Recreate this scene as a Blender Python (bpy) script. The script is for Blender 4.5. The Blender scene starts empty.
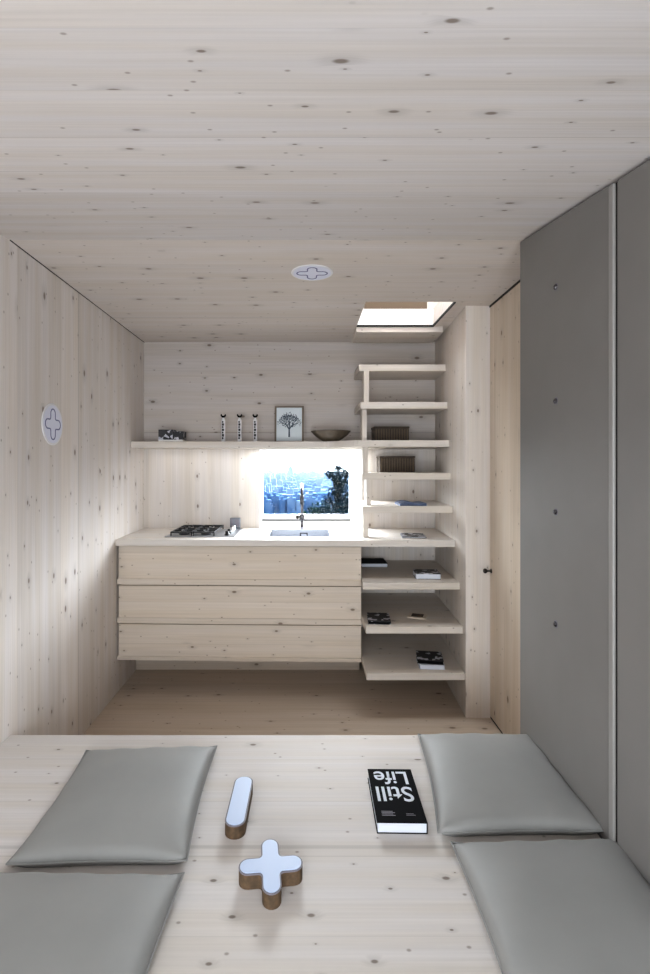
import bpy, bmesh, math, random
from mathutils import Vector, Matrix, noise
random.seed(7)
S = bpy.context.scene
COL = S.collection
E = 1.43           # eye height above the floor
F = 513.0          # focal length in pixels of the 650 wide frame

# ------------------------------------------------------------------ materials
def newmat(name):
    m = bpy.data.materials.new(name); m.use_nodes = True
    nt = m.node_tree
    return m, nt, nt.nodes['Principled BSDF']

def plain(name, col, rough=.5, metal=0, spec=.5, noise_amt=0.0, nscale=20, bump=0):
    m, nt, b = newmat(name)
    b.inputs['Base Color'].default_value = (*col, 1)
    b.inputs['Roughness'].default_value = rough
    b.inputs['Metallic'].default_value = metal
    b.inputs['Specular IOR Level'].default_value = spec
    if noise_amt or bump:
        tc = nt.nodes.new('ShaderNodeTexCoord'); n = nt.nodes.new('ShaderNodeTexNoise')
        n.inputs['Scale'].default_value = nscale; n.inputs['Detail'].default_value = 4
        nt.links.new(tc.outputs['Object'], n.inputs['Vector'])
        if noise_amt:
            r = nt.nodes.new('ShaderNodeValToRGB')
            r.color_ramp.elements[0].position = .3; r.color_ramp.elements[1].position = .7
            r.color_ramp.elements[0].color = (*[c*(1-noise_amt) for c in col], 1)
            r.color_ramp.elements[1].color = (*[min(1, c*(1+noise_amt)) for c in col], 1)
            nt.links.new(n.outputs['Fac'], r.inputs['Fac']); nt.links.new(r.outputs['Color'], b.inputs['Base Color'])
        if bump:
            bp = nt.nodes.new('ShaderNodeBump'); bp.inputs['Strength'].default_value = bump; bp.inputs['Distance'].default_value = .002
            nt.links.new(n.outputs['Fac'], bp.inputs['Height']); nt.links.new(bp.outputs['Normal'], b.inputs['Normal'])
    return m

def wood(name, axis='x', col=(.60, .54, .475), plank=.2, knots=.5, seed=0.0, seam=.35, contrast=1.0, vw=1.0, kr=1.0, rnd=True):
    """pale limed spruce: grain along axis, plank rhythm across it, small brown knots"""
    m, nt, b = newmat(name); N = nt.nodes; L = nt.links
    col = (col[0], col[1]*.980, col[2]*.985)
    def math_(op, a, bb=None, c=None):
        n = N.new('ShaderNodeMath'); n.operation = op
        for i, v in enumerate((a, bb, c)):
            if v is None: continue
            if isinstance(v, (int, float)): n.inputs[i].default_value = v
            else: L.new(v, n.inputs[i])
        return n.outputs[0]
    def comb(x, y, z):
        n = N.new('ShaderNodeCombineXYZ')
        for i, v in enumerate((x, y, z)):
            if isinstance(v, (int, float)): n.inputs[i].default_value = v
            else: L.new(v, n.inputs[i])
        return n.outputs[0]
    def mrange(v, a, bb, c, d, smooth=True):
        n = N.new('ShaderNodeMapRange'); n.interpolation_type = 'SMOOTHSTEP' if smooth else 'LINEAR'
        L.new(v, n.inputs['Value'])
        for k, x in zip(('From Min', 'From Max', 'To Min', 'To Max'), (a, bb, c, d)): n.inputs[k].default_value = x
        return n.outputs['Result']
    tc = N.new('ShaderNodeTexCoord'); sp = N.new('ShaderNodeSeparateXYZ'); L.new(tc.outputs['Object'], sp.inputs[0])
    X, Y, Z = sp.outputs
    u, v, w = {'x': (X, Y, Z), 'y': (Y, X, Z), 'z': (Z, X, Y)}[axis]
    off = seed * 3.17
    if rnd:
        oi = N.new('ShaderNodeObjectInfo')
        off = math_('MULTIPLY_ADD', oi.outputs['Random'], 23.0, seed*3.17)
    u = math_('ADD', u, off)
    q = math_('MULTIPLY_ADD', v, vw, w)
    q = math_('ADD', q, off)
    # plank index and seams
    pj = math_('DIVIDE', q, plank)
    wob = N.new('ShaderNodeTexNoise'); wob.noise_dimensions = '1D'; wob.inputs['Scale'].default_value = .9
    L.new(pj, wob.inputs['W'])
    pj = math_('MULTIPLY_ADD', wob.outputs['Fac'], 1.2, pj)
    fr = math_('FRACT', pj); fl = math_('FLOOR', pj)
    wn = N.new('ShaderNodeTexWhiteNoise'); wn.noise_dimensions = '1D'; L.new(fl, wn.inputs['W'])
    seamm = math_('MINIMUM', fr, math_('SUBTRACT', 1.0, fr))
    seamm = mrange(seamm, 0, .0018/plank, 1, 0)
    seamm = math_('MULTIPLY', seamm, mrange(wn.outputs['Value'], .3, .8, .15, 1))
    # knots
    shift = math_('MULTIPLY', wn.outputs['Value'], 5.0)
    kv = comb(math_('MULTIPLY', math_('ADD', u, shift), 5.2), math_('MULTIPLY', q, 9.5), 0.0)
    vo = N.new('ShaderNodeTexVoronoi'); vo.voronoi_dimensions = '2D'; vo.inputs['Scale'].default_value = 1
    L.new(kv, vo.inputs['Vector'])
    cs = N.new('ShaderNodeSeparateColor'); L.new(vo.outputs['Color'], cs.inputs[0])
    on = mrange(cs.outputs[0], 1-knots-.02, 1-knots+.02, 0, 1)
    rad = math_('MULTIPLY_ADD', math_('POWER', cs.outputs[1], 2.0), .075*kr, .02*kr)
    ratio = math_('DIVIDE', vo.outputs['Distance'], rad)
    core = math_('MULTIPLY', mrange(ratio, .55, 1.35, 1, 0), on)
    halo = math_('MULTIPLY', mrange(ratio, .8, 4.5, 1, 0), on)
    # second layer of tiny pin knots
    vo2 = N.new('ShaderNodeTexVoronoi'); vo2.voronoi_dimensions = '2D'; vo2.inputs['Scale'].default_value = 1
    L.new(comb(math_('MULTIPLY', u, 9.0), math_('MULTIPLY', q, 13.0), 0.0), vo2.inputs['Vector'])
    cs2 = N.new('ShaderNodeSeparateColor'); L.new(vo2.outputs['Color'], cs2.inputs[0])
    pin = math_('MULTIPLY', mrange(vo2.outputs['Distance'], .02, .07, 1, 0), mrange(cs2.outputs[2], .72, .75, 0, 1))
    # grain, bent round the knots
    bend = math_('MULTIPLY', halo, .012)
    g1 = N.new('ShaderNodeTexNoise'); g1.inputs['Scale'].default_value = 1; g1.inputs['Detail'].default_value = 5; g1.inputs['Roughness'].default_value = .6
    L.new(comb(math_('MULTIPLY', u, 1.6), math_('MULTIPLY', math_('ADD', q, bend), 120.0), math_('MULTIPLY', fl, 3.7)), g1.inputs['Vector'])
    g2 = N.new('ShaderNodeTexNoise'); g2.inputs['Scale'].default_value = 1; g2.inputs['Detail'].default_value = 3
    L.new(comb(math_('MULTIPLY', u, .8), math_('MULTIPLY', q, 14.0), fl), g2.inputs['Vector'])
    val = math_('MULTIPLY_ADD', math_('SUBTRACT', g1.outputs['Fac'], .5), .34*contrast, 1.0)
    val = math_('MULTIPLY_ADD', math_('SUBTRACT', g2.outputs['Fac'], .5), .22*contrast, val)
    val = math_('MULTIPLY_ADD', math_('SUBTRACT', wn.outputs['Value'], .5), .11*contrast, val)
    val = math_('SUBTRACT', val, math_('MULTIPLY', seamm, seam))
    val = math_('SUBTRACT', val, math_('MULTIPLY', halo, .13))
    base = N.new('ShaderNodeMix'); base.data_type = 'RGBA'
    base.inputs['A'].default_value = (*[c*f for c, f in zip(col, (1.0, .98, .94))], 1)
    base.inputs['B'].default_value = (*[min(1, c*f) for c, f in zip(col, (1.0, 1.01, 1.03))], 1)
    L.new(mrange(g2.outputs['Fac'], .3, .7, 0, 1), base.inputs['Factor'])
    vm = N.new('ShaderNodeVectorMath'); vm.operation = 'SCALE'
    L.new(base.outputs['Result'], vm.inputs[0]); L.new(val, vm.inputs['Scale'])
    mk = N.new('ShaderNodeMix'); mk.data_type = 'RGBA'
    mk.inputs['B'].default_value = (col[0]*.27, col[1]*.22, col[2]*.18, 1)
    L.new(math_('MAXIMUM', math_('MULTIPLY', core, .85), math_('MULTIPLY', pin, .6)), mk.inputs['Factor'])
    L.new(vm.outputs[0], mk.inputs['A']); L.new(mk.outputs['Result'], b.inputs['Base Color'])
    b.inputs['Roughness'].default_value = .62
    b.inputs['Specular IOR Level'].default_value = .3
    bp = N.new('ShaderNodeBump'); bp.inputs['Strength'].default_value = .12; bp.inputs['Distance'].default_value = .001
    L.new(val, bp.inputs['Height']); L.new(bp.outputs['Normal'], b.inputs['Normal'])
    return m

W = dict(
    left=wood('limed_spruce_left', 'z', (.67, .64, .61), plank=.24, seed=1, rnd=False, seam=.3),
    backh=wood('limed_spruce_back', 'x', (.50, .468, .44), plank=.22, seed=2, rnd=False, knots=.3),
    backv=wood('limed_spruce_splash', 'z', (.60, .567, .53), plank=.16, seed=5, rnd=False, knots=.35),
    ceil=wood('limed_spruce_ceiling', 'x', (.60, .565, .53), plank=.28, seed=3, rnd=False, knots=.5, contrast=.8),
    ceilf=wood('limed_spruce_soffit', 'x', (.66, .64, .625), plank=.21, seed=9.3, rnd=False, knots=.55, seam=.5, contrast=.9, kr=.85),
    floor=wood('oiled_spruce_floor', 'x', (.55, .475, .39), plank=.26, seed=4, rnd=False, knots=.3, contrast=1.1),
    stairw=wood('limed_spruce_stair_wall', 'z', (.60, .565, .52), plank=.3, seed=6, rnd=False, knots=.35, contrast=.7),
    pier=wood('limed_spruce_pier', 'z', (.68, .645, .60), plank=.3, seed=7, rnd=False, knots=.8, contrast=.8),
    door=wood('warm_spruce_door', 'z', (.60, .53, .44), plank=.3, seed=8, rnd=False, knots=.3, contrast=1.1),
    plat=wood('limed_spruce_platform', 'x', (.56, .54, .515), plank=.23, seed=11, rnd=False, knots=.55, seam=.2, contrast=.8, kr=.72),
    cab=wood('warm_spruce_cabinet', 'x', (.58, .52, .445), plank=.13, seed=13, knots=.45, seam=.25, vw=.03),
    top=wood('limed_spruce_worktop', 'x', (.63, .60, .56), plank=.5, seed=14, rnd=False, knots=.1, contrast=.6),
    tread=wood('limed_spruce_tread', 'x', (.60, .565, .515), plank=.4, seed=15, knots=.2, contrast=.7),
    post=wood('limed_spruce_post', 'z', (.60, .565, .515), plank=.4, seed=16, knots=.1, contrast=.7),
    brown=wood('shade_brown_spruce', 'x', (.10, .075, .05), plank=.3, seed=17, knots=.2),  # dark tone stands for shade on the loft wall
)
M = dict(
    grey=plain('grey_leatherette', (.190, .180, .173), .55, noise_amt=.05, nscale=3, bump=0),
    pipe=plain('grey_edge_strip', (.27, .262, .25), .45),
    cush=plain('cushion_leatherette', (.265, .265, .258), .6, noise_amt=.05, nscale=5, bump=.15),
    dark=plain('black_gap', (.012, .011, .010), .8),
    steel=plain('brushed_steel', (.44, .45, .48), .35, 1),
    tapm=plain('tap_metal', (.13, .125, .135), .25, 1),
    chrome=plain('chrome', (.75, .76, .78), .12, 1),
    iron=plain('cast_iron', (.015, .015, .016), .5),
    black=plain('black_print', (.004, .004, .005), .8, spec=.08),
    paper=plain('white_paper', (.60, .63, .70), .6),
    white=plain('loft_light_white', (.87, .87, .87), .45),
    lav=plain('lavender_white_vinyl', (.72, .74, .86), .4),
    rim=plain('clear_white_rim', (.74, .74, .77), .3),
    navy=plain('blue_line', (.10, .11, .26), .4),
    cork=plain('brown_cork_core', (.095, .058, .030), .8, noise_amt=.35, nscale=60),
    face=plain('pale_blue_face', (.47, .56, .74), .4),
    edge=plain('grey_edge', (.17, .16, .19), .5),
    brownbox=plain('dark_brown_board', (.055, .038, .026), .7, noise_amt=.3, nscale=40),
    bowl=plain('dull_brown_wood', (.10, .078, .055), .6, noise_amt=.25, nscale=25),
    frame=plain('taupe_frame', (.16, .125, .095), .5),
    card=plain('pale_blue_card', (.62, .68, .72), .6),
    treeink=plain('dark_blue_ink', (.03, .05, .08), .6),
    blue=plain('blue_cover', (.055, .08, .15), .5, noise_amt=.3, nscale=30),
    bark=plain('bark', (.001, .001, .0008), .9, spec=0),
    knob=plain('dark_bronze', (.05, .045, .04), .35, 1),
)

def patch_mat(name, c1, c2, scale, thr=.5):
    m, nt, b = newmat(name)
    tc = nt.nodes.new('ShaderNodeTexCoord'); n = nt.nodes.new('ShaderNodeTexVoronoi'); n.inputs['Scale'].default_value = scale
    s = nt.nodes.new('ShaderNodeSeparateColor'); r = nt.nodes.new('ShaderNodeValToRGB')
    r.color_ramp.interpolation = 'CONSTANT'
    r.color_ramp.elements[0].color = (*c1, 1); r.color_ramp.elements[1].color = (*c2, 1); r.color_ramp.elements[1].position = thr
    nt.links.new(tc.outputs['Object'], n.inputs['Vector']); nt.links.new(n.outputs['Color'], s.inputs[0])
    nt.links.new(s.outputs[0], r.inputs[0]); nt.links.new(r.outputs[0], b.inputs['Base Color'])
    b.inputs['Roughness'].default_value = .5
    return m
M['photo'] = patch_mat('black_white_photo', (.015, .015, .02), (.5, .5, .56), 38, .6)
M['photo2'] = patch_mat('dark_photo_cover', (.012, .012, .015), (.55, .55, .6), 45, .8)

def glass_mat():
    m = bpy.data.materials.new('window_glass'); m.use_nodes = True; nt = m.node_tree
    nt.nodes.clear()
    o = nt.nodes.new('ShaderNodeOutputMaterial'); mx = nt.nodes.new('ShaderNodeMixShader')
    t = nt.nodes.new('ShaderNodeBsdfTransparent'); g = nt.nodes.new('ShaderNodeBsdfGlossy'); g.inputs['Roughness'].default_value = .02
    t.inputs['Color'].default_value = (.95, .97, .98, 1)
    fr = nt.nodes.new('ShaderNodeFresnel'); fr.inputs['IOR'].default_value = 1.35
    ml = nt.nodes.new('ShaderNodeMath'); ml.operation = 'MULTIPLY'; ml.inputs[1].default_value = .12; nt.links.new(fr.outputs[0], ml.inputs[0]); nt.links.new(ml.outputs[0], mx.inputs[0]); nt.links.new(t.outputs[0], mx.inputs[1]); nt.links.new(g.outputs[0], mx.inputs[2])
    nt.links.new(mx.outputs[0], o.inputs[0])
    return m
M['glass'] = glass_mat()

# ------------------------------------------------------------------ mesh helper
class MB:
    def __init__(s): s.v = []; s.f = []; s.sm = []
    def face(s, idx, smooth=False): s.f.append(tuple(idx)); s.sm.append(smooth)
    def add(s, vs, fs, smooth=False):
        o = len(s.v); s.v += [tuple(p) for p in vs]
        for f in fs: s.face([i+o for i in f], smooth)
        return s
    def box(s, x0, x1, y0, y1, z0, z1, M4=None):
        vs = [Vector(p) for p in ((x0,y0,z0),(x1,y0,z0),(x1,y1,z0),(x0,y1,z0),(x0,y0,z1),(x1,y0,z1),(x1,y1,z1),(x0,y1,z1))]
        if M4: vs = [M4 @ p for p in vs]
        return s.add(vs, [(0,3,2,1),(4,5,6,7),(0,1,5,4),(1,2,6,5),(2,3,7,6),(3,0,4,7)])
    def prism(s, pts, z0, z1, smooth=False, M4=None):   # pts in xy (ccw)
        a = sum(pts[i][0]*pts[(i+1) % len(pts)][1]-pts[(i+1) % len(pts)][0]*pts[i][1] for i in range(len(pts)))
        if a < 0: pts = pts[::-1]
        n = len(pts)
        vs = [Vector((p[0], p[1], z0)) for p in pts]+[Vector((p[0], p[1], z1)) for p in pts]
        if M4: vs = [M4 @ p for p in vs]
        o = len(s.v); s.v += [tuple(p) for p in vs]
        s.face([o+i for i in range(n)][::-1]); s.face([o+n+i for i in range(n)])
        for i in range(n): s.face([o+i, o+(i+1) % n, o+n+(i+1) % n, o+n+i], smooth)
        return s
    def lathe(s, prof, c=(0, 0, 0), n=24, axis='z', smooth=True):   # prof: (r, h)
        o = len(s.v)
        for r, h in prof:
            for k in range(n):
                a = 2*math.pi*k/n; p = (r*math.cos(a), r*math.sin(a), h)
                if axis == 'y': p = (p[0], p[2], p[1])
                if axis == 'x': p = (p[2], p[0], p[1])
                s.v.append((p[0]+c[0], p[1]+c[1], p[2]+c[2]))
        for j in range(len(prof)-1):
            for k in range(n):
                q = [o+j*n+k, o+j*n+(k+1) % n, o+(j+1)*n+(k+1) % n, o+(j+1)*n+k]
                s.face(q if axis != 'y' else q[::-1], smooth)
        s.face([o+k for k in range(n)][::-1]); s.face([o+(len(prof)-1)*n+k for k in range(n)])
        return s
    def tube(s, pts, r, n=12, r2=None):
        pts = [Vector(p) for p in pts]; o = len(s.v); m = len(pts)
        rr = [r + ((r2 if r2 is not None else r)-r)*i/(m-1) for i in range(m)]
        up = Vector((.13, .21, .97)).normalized(); 
        for i, p in enumerate(pts):
            t = (pts[min(i+1, m-1)]-pts[max(i-1, 0)]).normalized()
            a = t.cross(up)
            if a.length < .05: a = t.cross(Vector((1, 0, 0)))
            a.normalize(); b = t.cross(a)
            for k in range(n):
                an = 2*math.pi*k/n; s.v.append(tuple(p+a*math.cos(an)*rr[i]+b*math.sin(an)*rr[i]))
        for i in range(m-1):
            for k in range(n):
                s.face([o+i*n+k, o+i*n+(k+1) % n, o+(i+1)*n+(k+1) % n, o+(i+1)*n+k], True)
        s.face([o+k for k in range(n)][::-1]); s.face([o+(m-1)*n+k for k in range(n)])
        return s
    def build(s, name, mat, parent=None, bevel=0, loc=None, seg=2):
        me = bpy.data.meshes.new(name); me.from_pydata(s.v, [], s.f); me.update()
        for p, sm in zip(me.polygons, s.sm): p.use_smooth = sm
        bm = bmesh.new(); bm.from_mesh(me); bmesh.ops.recalc_face_normals(bm, faces=bm.faces); bm.to_mesh(me); bm.free()
        me.materials.append(mat)
        o = bpy.data.objects.new(name, me); COL.objects.link(o)
        if parent: o.parent = parent
        if loc: o.location = loc
        if bevel:
            b = o.modifiers.new('bevel', 'BEVEL'); b.width = bevel; b.segments = seg; b.limit_method = 'ANGLE'
        return o

def tag(o, label=None, cat=None, group=None, kind=None):
    if label: o['label'] = label
    if cat: o['category'] = cat
    if group: o['group'] = group
    if kind: o['kind'] = kind
    return o
def thing(name, loc, label, cat, group=None, rz=0):
    o = bpy.data.objects.new(name, None); COL.objects.link(o); o.location = loc; o.rotation_euler.z = rz
    o.empty_display_size = .1
    return tag(o, label, cat, group)
def struct(name, mb, mat, label=None, parent=None, bevel=0):
    o = mb.build(name, mat, parent, bevel)
    if not parent: tag(o, label, None, None, 'structure')
    return o
def copy_tree(o, parent=None):
    c = o.copy(); COL.objects.link(c)
    if parent: c.parent = parent
    for ch in list(o.children): copy_tree(ch, c)
    return c

# ------------------------------------------------------------------ the room
XL, XP, XR, DB, HC = -1.18, .858, 1.046, 3.76, .90
DF = 2.05                       # depth of the ceiling fold and platform edge
RB = -1.1                       # rear wall
SL = .166                       # slope of the front ceiling
def sw(d): return .91+.05*(d-2.9)
ZC = E+HC

struct('floor', MB().box(XL-.1, 1.3, RB-.1, DB+.08, -.12, 0), W['floor'], 'honey coloured spruce plank floor in front of the kitchen')
struct('wall_left', MB().box(XL-.12, XL, RB-.1, DB+.08, 0, ZC+.11), W['left'], 'pale limed spruce wall of vertical boards at left')
# back wall with the kitchen window opening
wx0, wx1, wz0, wz1 = -.333, .418, E-.463, E+.115
bw = MB()
bw.box(XL, 1.2, DB, DB+.08, wz1, ZC+.11)
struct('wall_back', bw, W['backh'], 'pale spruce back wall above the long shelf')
bs = MB(); bs.box(XL, wx0, DB, DB+.08, 0, wz1); bs.box(wx1, 1.2, DB, DB+.08, 0, wz1); bs.box(wx0, wx1, DB, DB+.08, 0, wz0-.02)
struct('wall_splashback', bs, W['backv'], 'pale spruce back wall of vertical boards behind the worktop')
# plinth board recessed under the kitchen units
struct('trim_1', MB().box(XL, .38, 3.585, 3.60, 0, .25), W['cab'], 'plinth board under the kitchen drawers')
# ceiling with stair opening
hx0, hx1, hd0, hd1 = .335, .83, 2.83, 3.325
c = MB(); z0, z1 = ZC, ZC+.11
c.box(XL, 1.2, DF, hd0, z0, z1); c.box(XL, hx0, hd0, hd1, z0, z1); c.box(hx1, 1.2, hd0, hd1, z0, z1); c.box(XL, 1.2, hd1, DB+.08, z0, z1)
struct('ceiling', c, W['ceil'], 'flat spruce ceiling above the kitchen with the stair opening')
# sloping front ceiling
zr = ZC-SL*(DF-(RB-.1))
cf = MB(); cf.add([(XL, RB-.1, zr), (1.2, RB-.1, zr), (1.2, DF, ZC), (XL, DF, ZC), (XL, RB-.1, zr+.1), (1.2, RB-.1, zr+.1), (1.2, DF, ZC+.1), (XL, DF, ZC+.1)],
                  [(0,3,2,1),(4,5,6,7),(0,1,5,4),(1,2,6,5),(2,3,7,6),(3,0,4,7)])
struct('ceiling_front', cf, W['ceilf'], 'sloping limed spruce ceiling over the sitting platform')
# shadow gap strips
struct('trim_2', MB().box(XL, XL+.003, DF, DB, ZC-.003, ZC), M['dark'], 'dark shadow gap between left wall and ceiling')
# stair wall / pier
stw = MB(); stw.prism([(sw(2.915), 2.915), (1.046, 2.915), (1.2, DB), (sw(DB), DB)], 0, ZC)
struct('wall_stair', stw, W['stairw'], 'spruce wall the stair treads run into')
struct('wall_pier', MB().box(sw(2.9), 1.06, 2.9, 2.915, 0, ZC), W['pier'], 'narrow knotty spruce pier at the end of the stair wall')
# wall behind the door, right shell
struct('wall_right', MB().box(1.10, 1.2, RB-.1, 2.9, 0, ZC), W['stairw'], 'right wall behind the grey panels')
# door leaf on the right
dr = MB().box(XR, XR+.04, 2.0, 2.899, .012, ZC-.010).build('door_1', W['door'], bevel=.001)
tag(dr, 'warm spruce door leaf between pier and grey panels', None, None, 'structure')
kb = MB(); kb.lathe([(.013, 0), (.013, -.004), (.005, -.006), (.005, -.022), (.012, -.028), (.014, -.036), (.010, -.043)], (0, 0, 0), 20, 'x')
kb.build('door_knob', M['knob'], dr, loc=(XR, 2.88, E-.595))
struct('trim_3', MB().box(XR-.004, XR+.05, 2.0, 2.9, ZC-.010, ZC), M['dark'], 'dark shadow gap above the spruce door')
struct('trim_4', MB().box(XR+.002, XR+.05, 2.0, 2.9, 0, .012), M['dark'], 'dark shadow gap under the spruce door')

# rear wall with a broad daylight window, behind the camera
ww = MB(); zt = ZC-SL*(DF-RB)
ww.box(XL, 1.2, RB-.1, RB, 0, .40); ww.box(XL, 1.2, RB-.1, RB, zt-.10, zt+.04)
ww.box(XL, XL+.12, RB-.1, RB, .40, zt-.10); ww.box(XP-.12, 1.2, RB-.1, RB, .40, zt-.10)
struct('wall_rear', ww, W['stairw'], 'rear wall round the large window behind the viewer')
w2 = struct('window_2', MB().box(XL+.12, XP-.12, RB-.06, RB-.05, .40, zt-.10), M['glass'], 'large rear window pane')

# loft shell above the stair opening
lz = ZC+.11
lf = MB()
lf.box(XL-.1, 1.3, DB, DB+.12, lz, lz+1.3); lf.box(XL-.1, 1.3, 1.4, 1.5, lz, lz+1.3)
lf.box(XL-.1, XL, 1.5, DB, lz, lz+1.3); lf.box(1.2, 1.3, 1.5, DB, lz, lz+1.3)
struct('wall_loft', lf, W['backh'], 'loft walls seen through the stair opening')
lc = MB(); lc.box(XL-.1, 1.3, 1.4, 2.2, lz+1.3, lz+1.4); lc.box(XL-.1, .0, 2.2, DB+.1, lz+1.3, lz+1.4)
struct('ceiling_loft', lc, W['ceil'], 'loft ceiling beside the skylight')
struct('trim_5', MB().box(.39, .80, 3.36, 3.40, lz, lz+.30), W['brown'], 'added brown board standing in for the shaded loft wall')  # made-up board, dark in place of the loft wall in shadow
struct('trim_6', MB().box(hx0, hx1, hd1-.006, hd1, ZC+.006, ZC+.11), M['white'], 'far edge of the stair opening, whitened for light from above')  # white coat stands for strong loft light on the slab edge
gp = MB(); gp.box(hx0, hx1, hd1-.010, hd1, ZC-.006, ZC+.006); gp.box(hx1-.006, hx1+.002, hd0, hd1, ZC-.006, ZC+.006)
struct('trim_7', gp, M['dark'], 'dark strip standing in for the shadow gap round the stair opening')  # black strips painted where the gap lies in shade

# ------------------------------------------------------------------ kitchen window
wf = MB(); gd = DB+.03
wf.box(wx0, wx0+.020, gd, gd+.04, wz0, wz1); wf.box(.329, wx1, gd, gd+.04, wz0, wz1)
wf.box(wx0+.020, .329, gd, gd+.04, wz0, wz0+.095); wf.box(wx0+.020, .329, gd, gd+.04, wz1-.03, wz1)
w1 = tag(wf.build('window_1', M['white'], bevel=.002), 'white framed kitchen window over the sink', None, None, 'structure')
MB().box(wx0+.020, .329, gd+.020, gd+.025, wz0+.095, wz1-.03).build('pane', M['glass'], w1)
rv = MB()
rv.box(wx0-.001, wx0+.003, DB-.001, gd, wz0, wz1); rv.box(wx1-.003, wx1+.001, DB-.001, gd, wz0, wz1)
rv.box(wx0, wx1, DB, gd, wz1-.004, wz1+.0); rv.box(wx0, wx1, DB, gd, wz0-.02, wz0-.001)
rv.build('window_reveal', M['white'], w1)
MB().box(wx0+.016, .335, gd-.005, gd-.001, wz0+.052, wz0+.061).build('window_gasket', M['dark'], w1)

# ------------------------------------------------------------------ grey padded panels on the right
def panel(name, d0, d1, label, studs, strip=True):
    zt0 = ZC-SL*(DF-d0)-.008; zt1 = ZC-SL*(DF-min(d1, DF))-.008
    r = thing(name, (XP, d0, .351), label, 'wall panel', 'tall grey padded panels along the right side')
    m = MB(); a = .03 if strip else 0
    H0, H1 = zt0-.351, zt1-.351; Hm = H0+(H1-H0)*a/(d1-d0)
    if d1 >= DF-.001: zb = -.351
    else: zb = 0
    vs = [(0, a, 0), (0, d1-d0, 0), (.2, d1-d0, 0), (.2, a, 0), (0, a, Hm), (0, d1-d0, H1), (.2, d1-d0, H1), (.2, a, Hm)]
    m.add(vs, [(0,3,2,1),(4,5,6,7),(0,1,5,4),(1,2,6,5),(2,3,7,6),(3,0,4,7)])
    m.build('padded_face', M['grey'], r, bevel=.006, seg=3)
    if strip:
        MB().box(-.004, .1, .008, .03, 0, H0-.004).build('edge_strip', M['pipe'], r, bevel=.003)
        MB().box(.004, .1, 0, .008, 0, H0-.004).build('shadow_gap', M['dark'], r)
    for z in studs:
        s = MB(); s.lathe([(.010, 0), (.010, -.002), (.0075, -.006), (.004, -.007)], (0, 1.754-d0, z-.351), 6, 'x', smooth=False)
        st = s.build('stud', M['tapm'], r)
        MB().lathe([(.013, 0.001), (.013, -.0008)], (0, 1.754-d0, z-.351), 16, 'x').build('stud_recess', M['edge'], st)
    return r
panel('padded_wall_panel', 1.415, DF, 'tall grey padded wall panel with a vertical row of metal studs, beside the door', [2.039, 1.649, 1.269, .886])
panel('padded_wall_panel', .60, 1.413, 'plain grey padded wall panel without studs at the right edge of the photo', [], True)
struct('trim_8', MB().box(XP+.02, 1.1, RB, .6, .351, ZC-SL*(DF-RB)), M['grey'], 'grey panelling further along the right wall')
struct('trim_9', MB().box(XP+.001, 1.1, .6, DF-.002, 0, .35), M['grey'], 'grey base under the padded panels')

# ------------------------------------------------------------------ sitting platform
pf = thing('sitting_platform', (0, DF, 0), 'broad pale spruce platform with knots filling the foreground, holding the cushions', 'platform')
MB().box(XL+.002, XP-.002, RB+.002-DF, 0, .331, .351).build('platform_top', W['plat'], pf, bevel=.0015)
MB().box(XL+.002, XP-.002, -.06, -.03, .002, .330).build('front_board', W['plat'], pf)

# ------------------------------------------------------------------ kitchen drawers unit
kx0, kx1 = -1.168, .348
def fd(x): return 3.215-.04*(x-XL)/(.35-XL)       # front depth: slightly nearer at right
def cfront(x): return fd(x)-.03
ku = thing('kitchen_drawer_unit', (0, 0, .211), 'long wall-hung spruce kitchen unit of three wide drawers under the worktop', 'cabinet')
def slab(x0, x1, o0, dback, z0, z1, m=None):
    m = m or MB()
    m.prism([(x0, fd(x0)+o0), (x1, fd(x1)+o0), (x1, dback(x1) if callable(dback) else dback), (x0, dback(x0) if callable(dback) else dback)], z0, z1)
    return m
b0 = .211
cm = MB(); zt_c = E-.505-b0
slab(kx0+.006, kx1-.006, .022, 3.58, 0, .018, cm); slab(kx0+.006, kx0+.024, .022, 3.58, .018, zt_c, cm); slab(kx1-.024, kx1-.006, .022, 3.58, .018, zt_c, cm)
slab(kx0+.024, kx1-.024, .022, lambda x: fd(x)+.026, .018, zt_c, cm)
cm.box(kx0+.024, kx1-.024, 3.565, 3.58, .018, .40)
cm.build('carcass', W['cab'], ku)
zs = [(E-.505, E-.712), (E-.748, E-.955), (E-.990, E-1.196)]
for i, (zt_, zb_) in enumerate(zs):
    dw = slab(kx0, kx1, 0, lambda x: fd(x)+.02, zb_-b0, zt_-b0-(.007 if i else .003)).build('drawer', W['cab'], ku, bevel=.001)
    lip = slab(kx0-.006, kx1, -.009, lambda x: fd(x)+.02, zb_-b0-(.034 if i < 2 else .022), zb_-b0+.0005).build('drawer_lip', W['cab'], dw, bevel=.001)
# worktop with sink cut-out
def wfront(x):
    return 3.19-.045*(x-XL)/(.92-XL)
sx0, sx1, sd0, sd1 = -.243, .170, 3.285, 3.68
T1, T0 = E-.463, E-.503
wt = MB()
def wslab(x0, x1, d0, d1):
    wt.prism([(x0, d0 if d0 is not None else wfront(x0)), (x1, d0 if d0 is not None else wfront(x1)), (x1, d1), (x0, d1)], T0, T1)
wslab(XL+.001, sx0, None, DB-.001); wslab(sx0, sx1, None, sd0); wslab(sx0, sx1, sd1, DB-.001)
wt.prism([(sx1, wfront(sx1)), (sw(wfront(.92))-.001, wfront(.92)), (sw(DB)-.001, DB-.001), (sx1, DB-.001)], T0, T1)
wk = thing('worktop', (0, 0, 0), 'pale spruce worktop running from the left wall under the window to the stair wall', 'worktop')
wt.build('worktop_slab', W['top'], wk)

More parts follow.
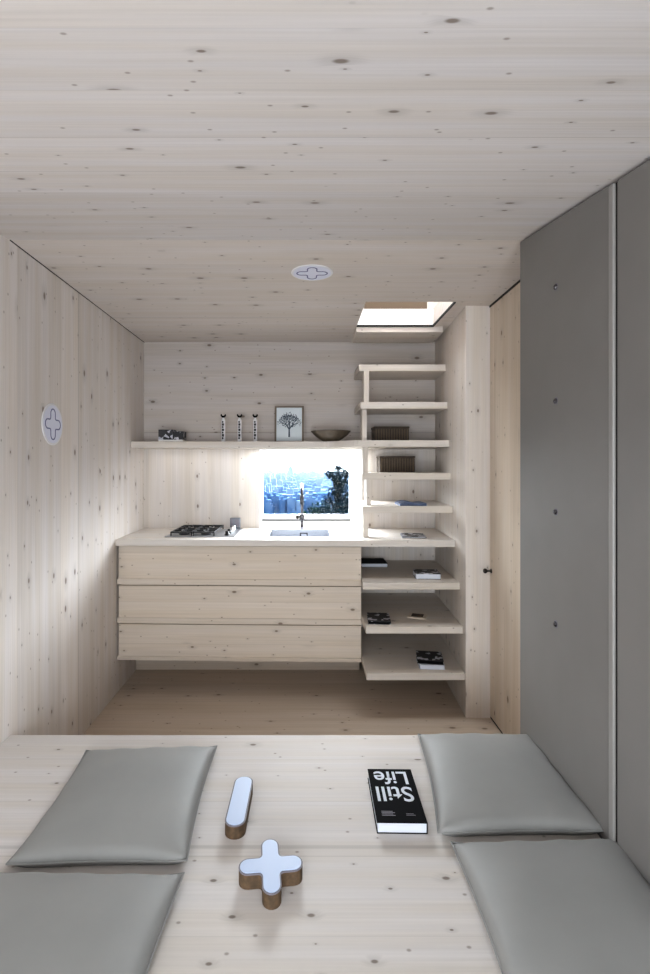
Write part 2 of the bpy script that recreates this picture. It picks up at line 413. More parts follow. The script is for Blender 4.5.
# sink
sk = thing('kitchen_sink', ((sx0+sx1)/2, (sd0+sd1)/2, T1), 'stainless steel sink basin set in the worktop under the window', 'sink')
hw, hd = (sx1-sx0)/2, (sd1-sd0)/2
s = MB()
for a in ((-hw-.008, hw+.008, -hd-.008, -hd+.004), (-hw-.008, hw+.008, hd-.004, hd+.008), (-hw-.008, -hw+.004, -hd, hd), (hw-.004, hw+.008, -hd, hd)):
    s.box(a[0], a[1], a[2], a[3], 0.0002, .0022)
s.build('rim', M['steel'], sk)
s = MB(); t = .002; dp = -.16
hw2, hd2 = hw-.002, hd-.002
s.box(-hw2, hw2, -hd2, hd2, dp, dp+t); s.box(-hw2, -hw2+t, -hd2, hd2, dp, 0); s.box(hw2-t, hw2, -hd2, hd2, dp, 0)
s.box(-hw2, hw2, -hd2, -hd2+t, dp, 0); s.box(-hw2, hw2, hd2-t, hd2, dp, 0)
s.build('basin', M['steel'], sk)
s = MB(); s.lathe([(.045, dp+.0022), (.045, dp+.005), (.03, dp+.004)], n=24); s.build('drain', M['chrome'], sk)
s = MB(); s.box(.0, .055, hd2-.007, hd2-.002, -.055, -.022); ov = s.build('overflow', M['iron'], sk)
MB().box(.008, .047, hd2-.009, hd2-.006, -.049, -.028).build('overflow_cover', M['chrome'], ov)

# tap
tp = thing('kitchen_tap', (-.022, 3.715, T1), 'tall chrome mixer tap standing behind the sink against the window', 'tap')
s = MB(); s.lathe([(.024, 0), (.024, .006), (.014, .010)], n=24); s.build('base', M['tapm'], tp)
s = MB(); arc = [(0, 0, .01), (0, 0, .26)]
arc = [(0, 0, .005), (0, 0, .10), (0, 0, .20), (0, 0, .255)]+[(0, -.08+.08*math.cos(a), .255+.07*math.sin(a)) for a in [math.pi*k/12 for k in range(1, 13)]]+[(0, -.16, .235)]
s.tube(arc, .010, 14); s.build('neck', M['tapm'], tp)
s = MB(); s.tube([(0, -.16, .255), (0, -.162, .24), (0, -.166, .19)], .0155, 16, .013); s.build('spray_head', plain('dark_grey_metal', (.06, .06, .065), .45, .5), tp)
s = MB(); s.lathe([(.016, .065), (.018, .07), (.018, .105), (.016, .11)], n=20); s.build('collar', M['tapm'], tp)
s = MB(); s.tube([(-.016, 0, .088), (-.028, 0, .088)], .006, 10); s.lathe([(.006, -.044), (.015, -.040), (.017, -.030), (.012, -.022)], (0, 0, .088), 18, 'x')
s.build('lever', M['knob'], tp)

# hob
hb = thing('gas_hob', (-.672, 3.49, T1), 'steel gas hob with black cast iron grates on the left of the worktop', 'hob')
s = MB(); s.box(-.228, .222, -.205, .20, .0002, .006); s.build('plate', M['steel'], hb, bevel=.002)
for cy in (-.10, .10):
    for cx in (-.125, .02):
        s = MB(); s.lathe([(.034, .006), (.034, .014), (.026, .016), (.026, .021), (.008, .023)], (cx, cy, 0), 24); s.build('burner', M['iron'], hb)
for cx in (-.125, .02):
    s = MB(); x0, x1, y0, y1, h = cx-.07, cx+.07, -.190, .185, .024
    for a in ((x0, x1, y0, y0+.008), (x0, x1, y1-.008, y1), (x0, x0+.008, y0, y1), (x1-.008, x1, y0, y1), (x0, x1, -.004, .004)):
        s.box(*a, h, h+.010)
    for cy in (-.10, .10):
        s.box(x0, cx-.018, cy-.004, cy+.004, h, h+.012); s.box(cx+.018, x1, cy-.004, cy+.004, h, h+.012)
        s.box(cx-.004, cx+.004, cy+.018, cy+.085, h, h+.012); s.box(cx-.004, cx+.004, cy-.085, cy-.018, h, h+.012)
    for fx in (x0, x1-.008):
        for fy in (y0, y1-.008): s.box(fx, fx+.008, fy, fy+.008, .006, h)
    s.build('grate', M['iron'], hb, bevel=.0015)
for cy in (-.15, -.05, .05, .15):
    s = MB(); s.lathe([(.017, .006), (.017, .012), (.014, .014), (.012, .032), (.010, .034)], (.165, cy, 0), 20); s.build('knob', M['iron'] if cy < 0 else M['chrome'], hb)
# pop-up socket
so = thing('socket_tower', (-.505, 3.715, T1), 'small steel pop-up socket block on the worktop behind the hob', 'socket')
MB().box(-.036, .036, -.02, .02, 0, .080).build('housing', plain('grey_metal', (.16, .17, .20), .4), so, bevel=.003)
MB().box(-.034, -.016, -.0215, -.0195, .006, .082).build('dark_panel', M['edge'], so)
MB().box(-.002, .030, -.0215, -.0195, .020, .070).build('socket_plate', M['edge'], so)

# ------------------------------------------------------------------ long shelf
sh = thing('wall_shelf', (0, 0, E+.117), 'long pale spruce shelf across the back wall above the window', 'shelf')
pts = [(XL+.001, DB-.001), (XL+.001, 3.475), (.12, 3.475)]
for k in range(9):
    t_ = k/8; pts.append((.14+.20*t_, 3.475-.171*(t_*t_*(3-2*t_))))
pts += [(sw(3.304)-.001, 3.304), (sw(DB)-.001, DB-.001)]
MB().prism(pts, 0, .0425).build('shelf_board', W['tread'], sh, bevel=.001)

# ------------------------------------------------------------------ stair: alternating open treads
st = thing('open_stair', (0, 0, 0), 'open shelf-like stair of thick pale spruce treads rising right of the window to the loft', 'stair')
t1m = MB().box(.332, .895, 3.326, 3.62, E+.861, E+.899)
t1m.build('tread', W['tread'], st, bevel=.001)
treads = [  # left x px, left-edge depth offset, front depth, top z relative to eye
    (359, 3.402, .667, None), (360.5, 3.355, .412, None),
    (362, 3.261, -.051, None), (362.5, 3.207, -.259, None),
    (362.8, 3.034, -.698, None), (366, 2.965, -.936, None), (366.6, 2.918, -1.187, None)]
for px, d, z, fx in treads:
    x0 = fx if fx is not None else (px-305)*d/F
    th = 6.6*d/F
    xb = x0
    if z < -.5: xb = kx1+.004
    m = MB(); m.prism([(x0, d), (sw(d)-.001, d), (sw(DB)-.001, DB-.001), (max(xb, x0) if z > -.5 else xb, DB-.001)] if z > -.5 else
                      [(x0, d), (sw(d)-.001, d), (sw(DB)-.001, DB-.001), (xb, DB-.001), (xb, fd(kx1)+.0)], E+z-th, E+z)
    m.build('tread', W['tread'], st, bevel=.001)
# risers / posts between the treads
posts = [(363.8, 369, 3.402, .667-.044, .412), (362, 366.8, 3.40, .412-.044, .160), (363, 368, 3.34, .117, -.051),
         (366.2, 371, 3.30, -.051-.042, -.259), (363, 368.2, 3.28, -.259-.042, -.463)]
for a, b_, d, zt_, zb_ in posts:
    x0, x1 = (a-305)*d/F, (b_-305)*d/F
    MB().box(x0, x1, d, d+.09, E+zb_, E+zt_).build('post', W['post'], st)

# ------------------------------------------------------------------ cushions
def cushion(c00, c10, c11, c01, label, seed, h=.066):
    """corners on the platform: near-left, near-right, far-right, far-left"""
    cs = [Vector((*p, 0)) for p in (c00, c10, c11, c01)]
    ctr = sum(cs, Vector())/4
    r = thing('seat_cushion', (ctr.x, ctr.y, .351), label, 'cushion', 'grey square seat cushions on the platform')
    n = 36; m = MB(); o = 0
    def P(i, j, side):
        u, v = i/n, j/n
        p = (cs[0]*(1-u)+cs[1]*u)*(1-v)+(cs[3]*(1-u)+cs[2]*u)*v - ctr
        a, b = 2*u-1, 2*v-1
        # edges bow inward between the corners
        p.x -= (1-b*b)*a*abs(a)**3*.012; p.y -= (1-a*a)*b*abs(b)**3*.010
        e = (1-abs(a)**3.2)*(1-abs(b)**3.2)
        t = max(e, 0)**.45
        nz = noise.noise(Vector((u*3+seed, v*3, seed*2)))*.10
        edge = (abs(b)**8)*math.sin(u*26+seed*5)*.0024+(abs(a)**8)*math.sin(v*23+seed)*.0024
        if side: z = .021+(h-.021)*t*(1+nz)+edge*min(1, t*4)
        else: z = .021*(1-min(1, t*2.6))**1.5
        cr = (abs(a)*abs(b))**6*.006
        return (p.x, p.y, z+cr)
    for side in (1, 0):
        o = len(m.v)
        for j in range(n+1):
            for i in range(n+1): m.v.append(P(i, j, side))
        for j in range(n):
            for i in range(n):
                q = [o+j*(n+1)+i, o+j*(n+1)+i+1, o+(j+1)*(n+1)+i+1, o+(j+1)*(n+1)+i]
                m.face(q if side else q[::-1], True)
    ob = m.build('cover', M['cush'], r)
    bm = bmesh.new(); bm.from_mesh(ob.data); bmesh.ops.remove_doubles(bm, verts=bm.verts, dist=.0004); bmesh.ops.recalc_face_normals(bm, faces=bm.faces); bm.to_mesh(ob.data); bm.free()
    path = [P(i, 0, 1) for i in range(n+1)]+[P(n, j, 1) for j in range(1, n+1)]+[P(i, n, 1) for i in range(n-1, -1, -1)]+[P(0, j, 1) for j in range(n-1, -1, -1)]
    MB().tube(path, .0021, 8).build('piping', M['cush'], r)
    return r
def pl(x, y, h=1.062):
    d = h*F/(y-465.0); return ((x-305.0)*d/F, d)
cushion(pl(6, 868), pl(187, 864), pl(217, 748.5), pl(86, 753), 'grey leatherette cushion at the far left of the platform, beside the white bar', 1.3)
cushion((-.835, .80), (-.325, .79), pl(184, 877), (-.828, 1.33), 'grey leatherette cushion at the near left, cut by the photo edge', 2.7)
cushion(pl(438, 836), pl(608, 834), pl(531, 737), pl(418, 736.5), 'grey leatherette cushion at the far right, between the book and the studded panel', 4.1)
cushion((.398, .90), (.846, .90), pl(618, 841), pl(451, 845.5), 'grey leatherette cushion at the near right below the others, against the plain grey panel', 5.9)

# ------------------------------------------------------------------ cross and bar blocks
def stadium_cross(r, w, n=10, fil=.010):
    """plus outline, rounded arm ends (radius w) and small fillets"""
    pts = []
    for q in range(4):
        a0 = q*math.pi/2; ca, sa = math.cos(a0), math.sin(a0)
        loc = []
        for k in range(n+1):
            a = -math.pi/2+math.pi*k/n; loc.append((r-w+w*math.cos(a), w*math.sin(a)))
        c = w+fil
        for k in range(5):
            a = -math.pi/2-(math.pi/2)*k/4
            loc.append((c+fil*math.cos(a), c+fil*math.sin(a)))
        pts += [(x*ca-y*sa, x*sa+y*ca) for x, y in loc]
    return pts
def stadium(hl, w, n=12):
    return [(w*math.cos(math.pi*k/n), hl-w+w*math.sin(math.pi*k/n)) for k in range(n+1)]+[(w*math.cos(math.pi+math.pi*k/n), -hl+w+w*math.sin(math.pi+math.pi*k/n)) for k in range(n+1)]
cr = thing('plus_shaped_block', (-.089, 1.335, .351), 'plus-shaped block with white face and brown sides on the platform', 'block', rz=math.radians(6))
cr.scale = (.90, 1.0, 1)
MB().prism(stadium_cross(.092, .0265), 0, .036).build('core', M['cork'], cr)
MB().prism(stadium_cross(.0925, .027), .036, .039).build('edge_band', M['edge'], cr)
MB().prism(stadium_cross(.0885, .023, fil=.013), .039, .0405).build('white_face', M['face'], cr)
ba = thing('bar_shaped_block', (-.203, 1.595, .351), 'bar-shaped block with rounded ends and white face on the platform', 'block', rz=math.radians(-1))
MB().prism(stadium(.118, .030), 0, .036).build('core', M['cork'], ba)
MB().prism(stadium(.1185, .0305), .036, .039).build('edge_band', M['edge'], ba)
MB().prism(stadium(.1145, .0265), .039, .0405).build('white_face', M['face'], ba)

# ------------------------------------------------------------------ round stickers with cross outline
def outline_ribbon(pts, hw_, z0, z1):
    n = len(pts); m = MB(); P2 = [Vector((*p, 0)) for p in pts]; A = []; B = []
    for i in range(n):
        t = (P2[(i+1) % n]-P2[i-1]); t.z = 0
        if t.length < 1e-9: t = Vector((1, 0, 0))
        t.normalize(); nn = Vector((-t.y, t.x, 0))
        A.append(P2[i]+nn*hw_); B.append(P2[i]-nn*hw_)
    for lst, z in ((A, z0), (B, z0), (A, z1), (B, z1)):
        m.v += [(p.x, p.y, z) for p in lst]
    for i in range(n):
        j = (i+1) % n
        m.face([2*n+i, 2*n+j, 3*n+j, 3*n+i]); m.face([i, j, 2*n+j, 2*n+i]); m.face([n+i, 3*n+i, 3*n+j, n+j]); m.face([i, n+i, n+j, j])
    return m
def sticker(loc, rot, label):
    r = thing('round_sign', loc, label, 'sign', 'round white plus signs')
    r.rotation_euler = rot
    MB().lathe([(.098, 0), (.098, .002), (.095, .003)], n=48).build('rim', M['rim'], r)
    MB().lathe([(.088, .003), (.088, .0035)], n=48).build('disc', M['lav'], r)
    outline_ribbon(stadium_cross(.071, .0215, n=12, fil=.010), .0029, .0035, .0045).build('plus_outline', M['navy'], r)
sticker((XL, 2.395, E+.190), (0, math.pi/2, 0), 'round white sign with blue plus outline on the left wall')
sticker((.033, 2.40, ZC), (math.pi, 0, 0), 'round white sign with blue plus outline on the ceiling')

# ------------------------------------------------------------------ books
def book(name, x0, x1, d0, d1, z, th, label, cover, pages=None, rz=0, cat='book', group=None, spine=1):
    cx, cy = (x0+x1)/2, (d0+d1)/2; w, l = (x1-x0)/2, (d1-d0)/2
    r = thing(name, (cx, cy, z), label, cat, group, rz)
    t = .0022
    MB().box(-w+.003, w-.003, -l+.003, l-.003, t, th-t).build('pages', pages or M['paper'], r)
    m = MB(); m.box(-w, w, -l, l, 0.0003, t); m.box(-w, w, -l, l, th-t, th)
    if spine: m.box(*((w-t, w) if spine > 0 else (-w, -w+t)), -l, l, t, th-t)
    m.build('cover', cover, r, bevel=.0005)
    return r
bk = book('paperback_book', .213, .361, 1.50, 1.765, .351, .033, 'thick black paperback titled Still Life in white letters, lying on the platform', M['black'])
bk.rotation_euler.z = math.radians(-1)
def text_mesh(txt, name, x0, x1, y0, y1, z, mat, parent, bold=.012):
    cu = bpy.data.curves.new(name, 'FONT'); cu.body = txt; cu.size = 1; cu.offset = bold; cu.extrude = 0.0
    to = bpy.data.objects.new(name, cu); COL.objects.link(to)
    bpy.context.view_layer.update()
    me = bpy.data.meshes.new_from_object(to.evaluated_get(bpy.context.evaluated_depsgraph_get()))
    bpy.data.objects.remove(to)
    xs = [v.co.x for v in me.vertices]; ys = [v.co.y for v in me.vertices]
    sx = (x1-x0)/(max(xs)-min(xs)); sy = (y1-y0)/(max(ys)-min(ys))
    for v in me.vertices:       # rotated half a turn: read from the far side
        a = x1-(v.co.x-min(xs))*sx; b_ = y1-(v.co.y-min(ys))*sy
        v.co = (a, b_, z)
    bm = bmesh.new(); bm.from_mesh(me); bmesh.ops.recalc_face_normals(bm, faces=bm.faces)
    for f in bm.faces:
        if f.normal.z < 0: f.normal_flip()
    bm.to_mesh(me); bm.free()
    me.materials.clear(); me.materials.append(mat)
    o = bpy.data.objects.new(name, me); COL.objects.link(o); o.parent = parent
    return o
bcx, bcy = .287, 1.6325
text_mesh('Life', 'title_word', .230-bcx, .340-bcx, 1.680-bcy, 1.750-bcy, .0335, M['paper'], bk)
text_mesh('Still', 'title_word', .228-bcx, .343-bcx, 1.594-bcy, 1.668-bcy, .0335, M['paper'], bk)
s = MB()
for k in range(4): s.box(-.055, -.055+.040-.006*(k % 2), -.103+k*.006, -.1005+k*.006, .0331, .0334)
s.build('small_print', M['edge'], bk)
s = MB()
for k in range(2): s.box(.018, .045-.005*k, -.101+k*.006, -.099+k*.006, .0331, .0334)
s.build('author_line', M['edge'], bk)

ZT = {4: E+.1595, 5: E-.051, 6: E-.259, 7: T1, 8: E-.698, 9: E-.936, 10: E-1.187}
# ribbed brown boxes
def ribbed_box(x0, x1, z, h, label, d=3.56):
    r = thing('ribbed_box', ((x0+x1)/2, d+.07, z), label, 'box', 'dark ribbed boxes on the stair'); w = (x1-x0)/2
    MB().box(-w, w, -.07, .09, 0, h-.012).build('box_body', M['brownbox'], r, bevel=.002)
    m = MB(); nr = 13
    for k in range(nr):
        cx = -w+.012+(2*w-.024)*k/(nr-1); m.box(cx-.0045, cx+.0045, -.076, -.0705, .004, h-.016)
    m.build('ribs', plain('brown_rib', (.11, .078, .05), .7), r, bevel=.001)
    MB().box(-w-.003, w+.003, -.074, .093, h-.012, h).build('lid', M['brownbox'], r, bevel=.002)
ribbed_box(.482, .722, ZT[4], .108, 'dark brown ribbed box on the tread level with the long shelf, the higher box')
ribbed_box(.520, .762, ZT[5], .113, 'dark brown ribbed box on the tread just below the long shelf, the lower box')
# blue folded magazine on tread 6
mg = thing('blue_magazine', (.685, 3.34, ZT[6]), 'blue covered magazine lying curled on the stair tread above the worktop', 'magazine')
m = MB(); n = 14
top = [(-.085+.17*k/n, .012+.016*abs(math.sin(k/n*math.pi*1.5))*(.3+.7*(1-k/n))) for k in range(n+1)]
for (xa, za), (xb, zb) in zip(top[:-1], top[1:]):
    m.add([(xa, -.09, 0), (xb, -.09, 0), (xb, .09, 0), (xa, .09, 0), (xa, -.09, za), (xb, -.09, zb), (xb, .09, zb), (xa, .09, za)], [(0,3,2,1),(0,1,5,4),(2,3,7,6),(4,5,6,7)] + ([(3,0,4,7)] if xa == top[0][0] else [])+([(1,2,6,5)] if xb == top[-1][0] else []))
m.build('cover', M['blue'], mg)
MB().box(-.078, .094, -.080, .085, .0005, .006).build('pages', M['paper'], mg)
book('thin_booklet', .625, .775, 3.24, 3.42, ZT[7], .010, 'thin white and dark booklet lying on the worktop below the stair', M['photo'], rz=math.radians(-6), cat='booklet')
book('black_book', .385, .565, 3.50, 3.70, ZT[8], .026, 'black book with white pages pushed to the back left of the tread under the worktop', M['black'], spine=0)
book('white_paperback', .682, .834, 3.13, 3.27, ZT[8], .034, 'white paperback with dark cover on the tread below the worktop, near its right end', M['photo2'], rz=math.radians(-4), spine=0)
book('photo_booklet', .378, .512, 3.01, 3.19, ZT[9], .018, 'dark booklet with white specks at the left end of the second lowest tread', M['photo2'], pages=M['black'], rz=math.radians(-5), cat='booklet')
ct = thing('wooden_coaster', (.695, 3.17, ZT[9]), 'small dark brown wooden tile in the middle of the second lowest tread', 'coaster', rz=math.radians(-20))
MB().box(-.055, .055, -.05, .05, 0.0003, .006).build('tile', W['cab'], ct, bevel=.001)
MB().box(-.035, .035, -.03, .03, .006, .009).build('inlay', M['brownbox'], ct)
book('lower_book', .672, .817, 2.975, 3.13, ZT[10], .026, 'white paged book at the bottom of the pair on the lowest tread', M['paper'], spine=0, rz=math.radians(-4))
book('upper_book', .668, .818, 2.985, 3.14, ZT[10]+.0265, .022, 'dark covered book on top of the pair on the lowest tread', M['photo2'], pages=M['black'], spine=0, rz=math.radians(-9))

# ------------------------------------------------------------------ things on the shelf
SZ = E+.1595
pb = thing('printed_box', (-.93, 3.60, SZ), 'small black and white printed box at the left end of the long shelf', 'box')
MB().box(-.085, .085, -.05, .06, 0, .016).build('white_base', M['white'], pb)
MB().box(-.085, .012, -.048, .055, .016, .086).build('printed_card', M['photo'], pb)
MB().box(.014, .085, -.046, .05, .016, .074).build('dark_card', M['photo2'], pb)
def bottle():
    r = thing('slim_bottle', (0, 0, SZ), 'x', 'bottle', 'slim bottles on the long shelf')
    MB().lathe([(.013, 0), (.014, .004), (.014, .135), (.010, .142), (.007, .146), (.007, .152)], n=20).build('body', M['rim'], r)
    m = MB()
    for k, (z_, h_) in enumerate([(.018, .012), (.034, .016), (.054, .010), (.069, .014), (.088, .010), (.102, .014), (.120, .010)]):
        m.box(-.0065, .0035+.003*(k % 2), -.0150, -.0138, z_, z_+h_)
    m.build('lettering', M['black'], r)
    m = MB(); pts_ = []
    for k in range(17):
        a = math.pi+math.pi*k/16; pts_.append((.019*math.cos(a), .019*math.sin(a)))
    for k in range(17):
        a = 2*math.pi-math.pi*k/16; pts_.append((.011*math.cos(a), .005+.012*math.sin(a)))
    Mx = Matrix.Translation((0, 0, .171)) @ Matrix.Rotation(math.pi/2, 4, 'X')
    m.prism(pts_, -.004, .004, M4=Mx); m.build('crescent_stopper', M['black'], r)
    return r
b0_ = bottle()
bl = ['slim bottle with black crescent stopper, leftmost of the three and furthest from the framed tree',
      'slim bottle with black crescent stopper, middle one of the three on the shelf',
      'slim bottle with black crescent stopper, rightmost of the three and next to the framed tree']
for i, px in enumerate((223.3, 239.6, 255.2)):
    o = b0_ if i == 0 else copy_tree(b0_)
    o.location = ((px-305)*3.58/F, 3.58, SZ); o.scale = (1, 1, 1.12); o['label'] = bl[i]
# framed tree picture
pc = thing('framed_picture', (-.113, 3.66, SZ), 'small framed picture of a bare round tree standing on the long shelf', 'picture')
pc.rotation_euler.x = math.radians(-6)
s = MB(); fw, fh = .104, .264
s.box(-fw, -fw+.013, -.01, .01, 0, fh); s.box(fw-.013, fw, -.01, .01, 0, fh); s.box(-fw+.013, fw-.011, -.01, .01, 0, .011); s.box(-fw+.013, fw-.011, -.01, .01, fh-.011, fh)
s.build('frame', M['frame'], pc, bevel=.001)
MB().box(-fw+.010, fw-.010, -.003, .006, .010, fh-.010).build('card', M['card'], pc)
s = MB(); rnd = random.Random(3)
def branch(p, a, l, w, dep):
    q = (p[0]+l*math.sin(a), p[1]+l*math.cos(a))
    nx, nz = math.cos(a)*w/2, -math.sin(a)*w/2; w2_ = .7
    s.add([(p[0]-nx, -.0040, p[1]-nz), (p[0]+nx, -.0040, p[1]+nz), (q[0]+nx*w2_, -.0040, q[1]+nz*w2_), (q[0]-nx*w2_, -.0040, q[1]-nz*w2_)], [(0, 1, 2, 3)])
    if dep > 0:
        for k in (-1, 0, 1) if dep > 1 else (-1, 1):
            branch(q, a+k*.52+rnd.uniform(-.12, .12), l*.72, w*.62, dep-1)
    else:
        for k in range(2):
            cx, cz, rr = q[0]+rnd.uniform(-.004, .004), q[1]+rnd.uniform(-.004, .004), .0026
            s.add([(cx+rr*math.cos(t), -.0041, cz+rr*math.sin(t)) for t in [i*math.pi/3 for i in range(6)]], [(0, 1, 2, 3, 4, 5)])
branch((0, .040), 0, .055, .013, 4)
for k in range(150):
    a = rnd.uniform(0, 2*math.pi); q_ = math.sqrt(rnd.random()); cx, cz, rr = .070*q_*math.cos(a), .165+.056*q_*math.sin(a), rnd.uniform(.0024, .0042)
    if cz < .118 and abs(cx) < .014: continue
    s.add([(cx+rr*math.cos(t), -.0041, cz+rr*math.sin(t)) for t in [i*math.pi/3 for i in range(6)]], [(0, 1, 2, 3, 4, 5)])
s.build('tree_drawing', M['treeink'], pc)
# bowl
bo = thing('wooden_bowl', (.178, 3.55, SZ), 'wide shallow brown wooden bowl on the long shelf beside the stair', 'bowl')
prof = [(.045, 0), (.05, .002), (.085, .024), (.118, .050), (.137, .072), (.140, .075), (.135, .075), (.115, .055), (.08, .030), (.045, .010), (.01, .007)]
MB().lathe(prof, n=40).build('bowl_shell', M['bowl'], bo)

# ------------------------------------------------------------------ outside: city, tree, ground
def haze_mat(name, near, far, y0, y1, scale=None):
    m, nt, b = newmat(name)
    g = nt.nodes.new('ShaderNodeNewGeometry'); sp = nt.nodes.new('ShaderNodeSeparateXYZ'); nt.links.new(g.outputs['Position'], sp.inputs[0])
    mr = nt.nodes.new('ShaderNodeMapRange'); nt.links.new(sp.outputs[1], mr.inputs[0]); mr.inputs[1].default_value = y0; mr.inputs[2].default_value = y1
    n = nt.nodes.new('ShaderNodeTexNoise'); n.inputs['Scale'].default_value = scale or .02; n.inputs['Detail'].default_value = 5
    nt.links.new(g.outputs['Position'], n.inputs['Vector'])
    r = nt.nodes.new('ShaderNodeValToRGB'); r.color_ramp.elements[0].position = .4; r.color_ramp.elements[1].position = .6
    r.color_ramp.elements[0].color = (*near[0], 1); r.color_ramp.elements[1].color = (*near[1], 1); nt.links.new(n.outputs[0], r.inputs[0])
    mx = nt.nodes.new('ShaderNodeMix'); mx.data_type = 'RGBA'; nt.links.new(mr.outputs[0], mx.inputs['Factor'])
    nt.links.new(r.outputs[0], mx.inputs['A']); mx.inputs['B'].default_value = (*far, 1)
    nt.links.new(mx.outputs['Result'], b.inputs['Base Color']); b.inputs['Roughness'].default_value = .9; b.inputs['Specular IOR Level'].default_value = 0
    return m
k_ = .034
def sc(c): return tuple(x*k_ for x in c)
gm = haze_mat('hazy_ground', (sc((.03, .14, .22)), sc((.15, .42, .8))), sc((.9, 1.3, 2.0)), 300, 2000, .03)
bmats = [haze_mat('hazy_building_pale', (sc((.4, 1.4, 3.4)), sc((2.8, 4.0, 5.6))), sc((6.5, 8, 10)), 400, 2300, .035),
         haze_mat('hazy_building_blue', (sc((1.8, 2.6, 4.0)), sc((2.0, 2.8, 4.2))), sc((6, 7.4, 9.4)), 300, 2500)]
gz = -58
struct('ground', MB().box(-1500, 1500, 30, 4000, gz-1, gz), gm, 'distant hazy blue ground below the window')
rc = random.Random(5)
m = MB(); m2 = MB()
for k in range(2600):
    d = 480+1900*rc.random()**1.5; x = rc.uniform(-.12, .16)*d
    w, l, h = rc.uniform(2, 7), rc.uniform(6, 10), 5+24*rc.random()**2.2*(1+.0002*d)
    if any(abs(x-tx) < 32 and abs(d-td) < 45 for tx, td in ((-48, 1700), (-120, 1800), (30, 1900))): continue
    m.box(x-w, x+w, d, d+l, gz, gz+h)
    if rc.random() < .4: m.box(x-w*.5, x+w*.3, d, d+l*.6, gz+h, gz+h+3)
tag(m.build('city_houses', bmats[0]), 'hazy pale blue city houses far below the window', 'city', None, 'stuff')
for x, d, w, h, lb in ((-48, 1700, 9, 52, 'hazy tall tower block on the skyline just left of the tap'), (-120, 1800, 14, 34, 'hazy broad tower block at the left of the skyline'), (30, 1900, 16, 34, 'hazy broad tower block on the skyline right of the tap')):
    t = thing('distant_tower', (x, d, gz), lb, 'tower')
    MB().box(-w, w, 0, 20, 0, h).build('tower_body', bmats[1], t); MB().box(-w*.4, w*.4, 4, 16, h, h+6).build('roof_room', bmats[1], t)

leafm = plain('blue_green_leaf', (.0006, .0042, .0066), .9, spec=0, noise_amt=.5, nscale=2)
leafm2 = plain('green_leaf', (.0015, .0065, .0040), .9, spec=0, noise_amt=.5, nscale=2)
def tree(name, base, top_h, blobs, n, size, mat, label, seed, cat='tree'):
    r_ = random.Random(seed); t = thing(name, base, label, cat)
    m = MB(); m.tube([(0, 0, 0), (.1, 0, top_h*.4), (0, .05, top_h*.9)], .12, 8, .03)
    for (bx, by, bz, br) in blobs: m.tube([(0, 0, max(.2, bz-1.6*br-.3)), (bx*.6, by*.6, bz-.5*br), (bx, by, bz)], .04, 6, .012)
    m.build('trunk', M['bark'], t)
    m = MB()
    for k in range(n):
        bx, by, bz, br = blobs[r_.randrange(len(blobs))]
        v = Vector((r_.gauss(0, 1), r_.gauss(0, 1), r_.gauss(0, 1))); v = v.normalized()*br*(r_.random()**.4)
        c = Vector((bx, by, bz))+v
        a = Vector((r_.gauss(0, 1), r_.gauss(0, 1), r_.gauss(0, 1))).normalized(); b = a.orthogonal().normalized()
        s_ = size*r_.uniform(.6, 1.3)
        m.add([c-a*s_, c+b*s_*.45, c+a*s_, c-b*s_*.45], [(0, 1, 2, 3)])
    m.build('foliage', mat, t)
# nearby tree at the right side of the view (about 9 m away)
bl_ = []
def o9(px, py, d, r): return ((px-338)*d/F, random.uniform(-.25, .25), (465-py)*d/F+E+2.5, r)
D = 9.0
for px, py, r in ((342, 473, .10), (335, 477, .12), (347, 479, .14), (340, 485, .15), (350, 490, .2), (333, 491, .1), (343, 497, .18), (330, 500, .13), (338, 506, .18), (349, 506, .22), (326, 508, .11), (333, 514, .16), (345, 516, .25), (356, 500, .2), (352, 472, .10), (329, 474, .06), (338, 468, .05), (323, 512, .09), (356, 515, .3), (362, 485, .2)):
    bl_.append(o9(px, py, D, r))
tree('leafy_tree', ((338-305)*D/F, D, -2.5), 3.9, bl_, 1050, .040, leafm, 'dark blue-green leafy tree filling the right side of the kitchen window', 4)
D2 = 14.0
bs_ = [((px-316)*D2/F, random.uniform(-.2, .2), (465-py)*D2/F+E+2.5, r) for px, py, r in ((310, 513, .2), (316, 510, .22), (322, 509, .24), (314, 517, .3), (322, 518, .3), (306, 520, .25))]
tree('green_bush', ((316-305)*D2/F, D2, -2.5), 2.4, bs_, 330, .06, leafm2, 'green bush left of the tree seen low in the kitchen window', 8, 'bush')
struct('ground_garden', MB().box(-12, 12, DB+.6, 22, -2.6, -2.5), plain('garden_soil', (.003, .006, .004), .9, spec=0), 'garden ground outside the kitchen window')

# ------------------------------------------------------------------ world and light
wd = bpy.data.worlds.new('overcast_sky'); S.world = wd; wd.use_nodes = True
wn_ = wd.node_tree; bg = wn_.nodes['Background']; bg.inputs['Color'].default_value = (.92, .96, 1.0, 1)
g_ = wn_.nodes.new('ShaderNodeTexCoord'); s_ = wn_.nodes.new('ShaderNodeSeparateXYZ'); wn_.links.new(g_.outputs['Generated'], s_.inputs[0])
def wr(v, a, b, c, d):
    n = wn_.nodes.new('ShaderNodeMapRange'); n.interpolation_type = 'SMOOTHSTEP'; wn_.links.new(v, n.inputs[0])
    for i, x in enumerate((a, b, c, d)): n.inputs[i+1].default_value = x
    return n.outputs[0]
m_ = wn_.nodes.new('ShaderNodeMath'); m_.operation = 'MULTIPLY'
wn_.links.new(wr(s_.outputs[1], -.05, .5, 0, 1), m_.inputs[0]); wn_.links.new(wr(s_.outputs[2], .02, .30, 0, 1), m_.inputs[1])
a_ = wn_.nodes.new('ShaderNodeMath'); a_.operation = 'MULTIPLY_ADD'; wn_.links.new(m_.outputs[0], a_.inputs[0]); a_.inputs[1].default_value = 65; a_.inputs[2].default_value = 9
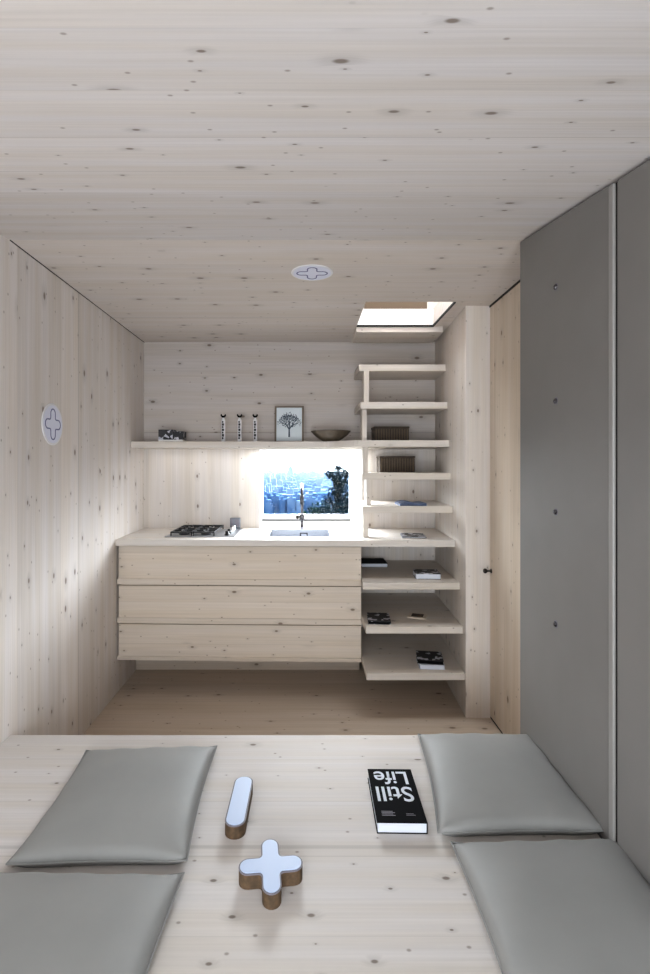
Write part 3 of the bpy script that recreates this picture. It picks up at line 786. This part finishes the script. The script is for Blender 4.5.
wn_.links.new(a_.outputs[0], bg.inputs['Strength'])
def area(name, loc, rot, sx, sy, e, col=(1, 1, 1), spread=180):
    l = bpy.data.lights.new(name, 'AREA'); l.shape = 'RECTANGLE'; l.size = sx; l.size_y = sy; l.energy = e; l.color = col; l.spread = math.radians(spread)
    o = bpy.data.objects.new(name, l); COL.objects.link(o); o.location = loc; o.rotation_euler = rot; return o
def portal(name, loc, rot, sx, sy):
    o = area(name, loc, rot, sx, sy, 1); o.data.cycles.is_portal = True; return o
R = math.radians
portal('portal_kitchen', ((wx0+wx1)/2, gd+.05, (wz0+wz1)/2), (R(-90), 0, 0), wx1-wx0, wz1-wz0)
portal('portal_rear', ((XL+XP)/2, RB-.12, (.40+zt-.10)/2), (R(90), 0, 0), XP-XL-.24, zt-.5)
portal('portal_loft', (.6, 3.0, lz+1.42), (0, 0, 0), 1.2, 1.6)
area('rear_daylight_boost', ((XL+XP)/2, RB+.02, .95), (R(90), 0, 0), 1.7, 1.0, 25, (.95, .97, 1))  # area lamp added at the rear window to boost its daylight
area('added_shelf_light', (.02, 3.63, E+.114), (0, 0, 0), .72, .10, 7.0, (.93, .98, 1))  # unseen lamp added to brighten the window surround
area('added_shelf_light', (-.72, 3.63, E+.114), (0, 0, 0), .7, .06, .5, (1, .99, .98))  # weaker unseen lamp added along the rest of the shelf

# ------------------------------------------------------------------ camera
cd = bpy.data.cameras.new('camera'); cam = bpy.data.objects.new('camera', cd); COL.objects.link(cam)
cam.location = (0, 0, E); cam.rotation_euler = (math.pi/2, 0, 0)
cd.sensor_fit = 'VERTICAL'; cd.sensor_height = 36; cd.sensor_width = 36; cd.lens = 36*F/974
cd.shift_x = 20/974; cd.shift_y = -22/974; cd.clip_start = .01; cd.clip_end = 6000
S.camera = cam
S.view_settings.view_transform = 'Standard'; S.view_settings.look = 'None'; S.view_settings.exposure = 0.0; S.view_settings.gamma = .89
S.cycles.use_denoising = True; S.cycles.max_bounces = 10; S.cycles.diffuse_bounces = 6; S.cycles.sample_clamp_indirect = 6
S.cycles.transparent_max_bounces = 8
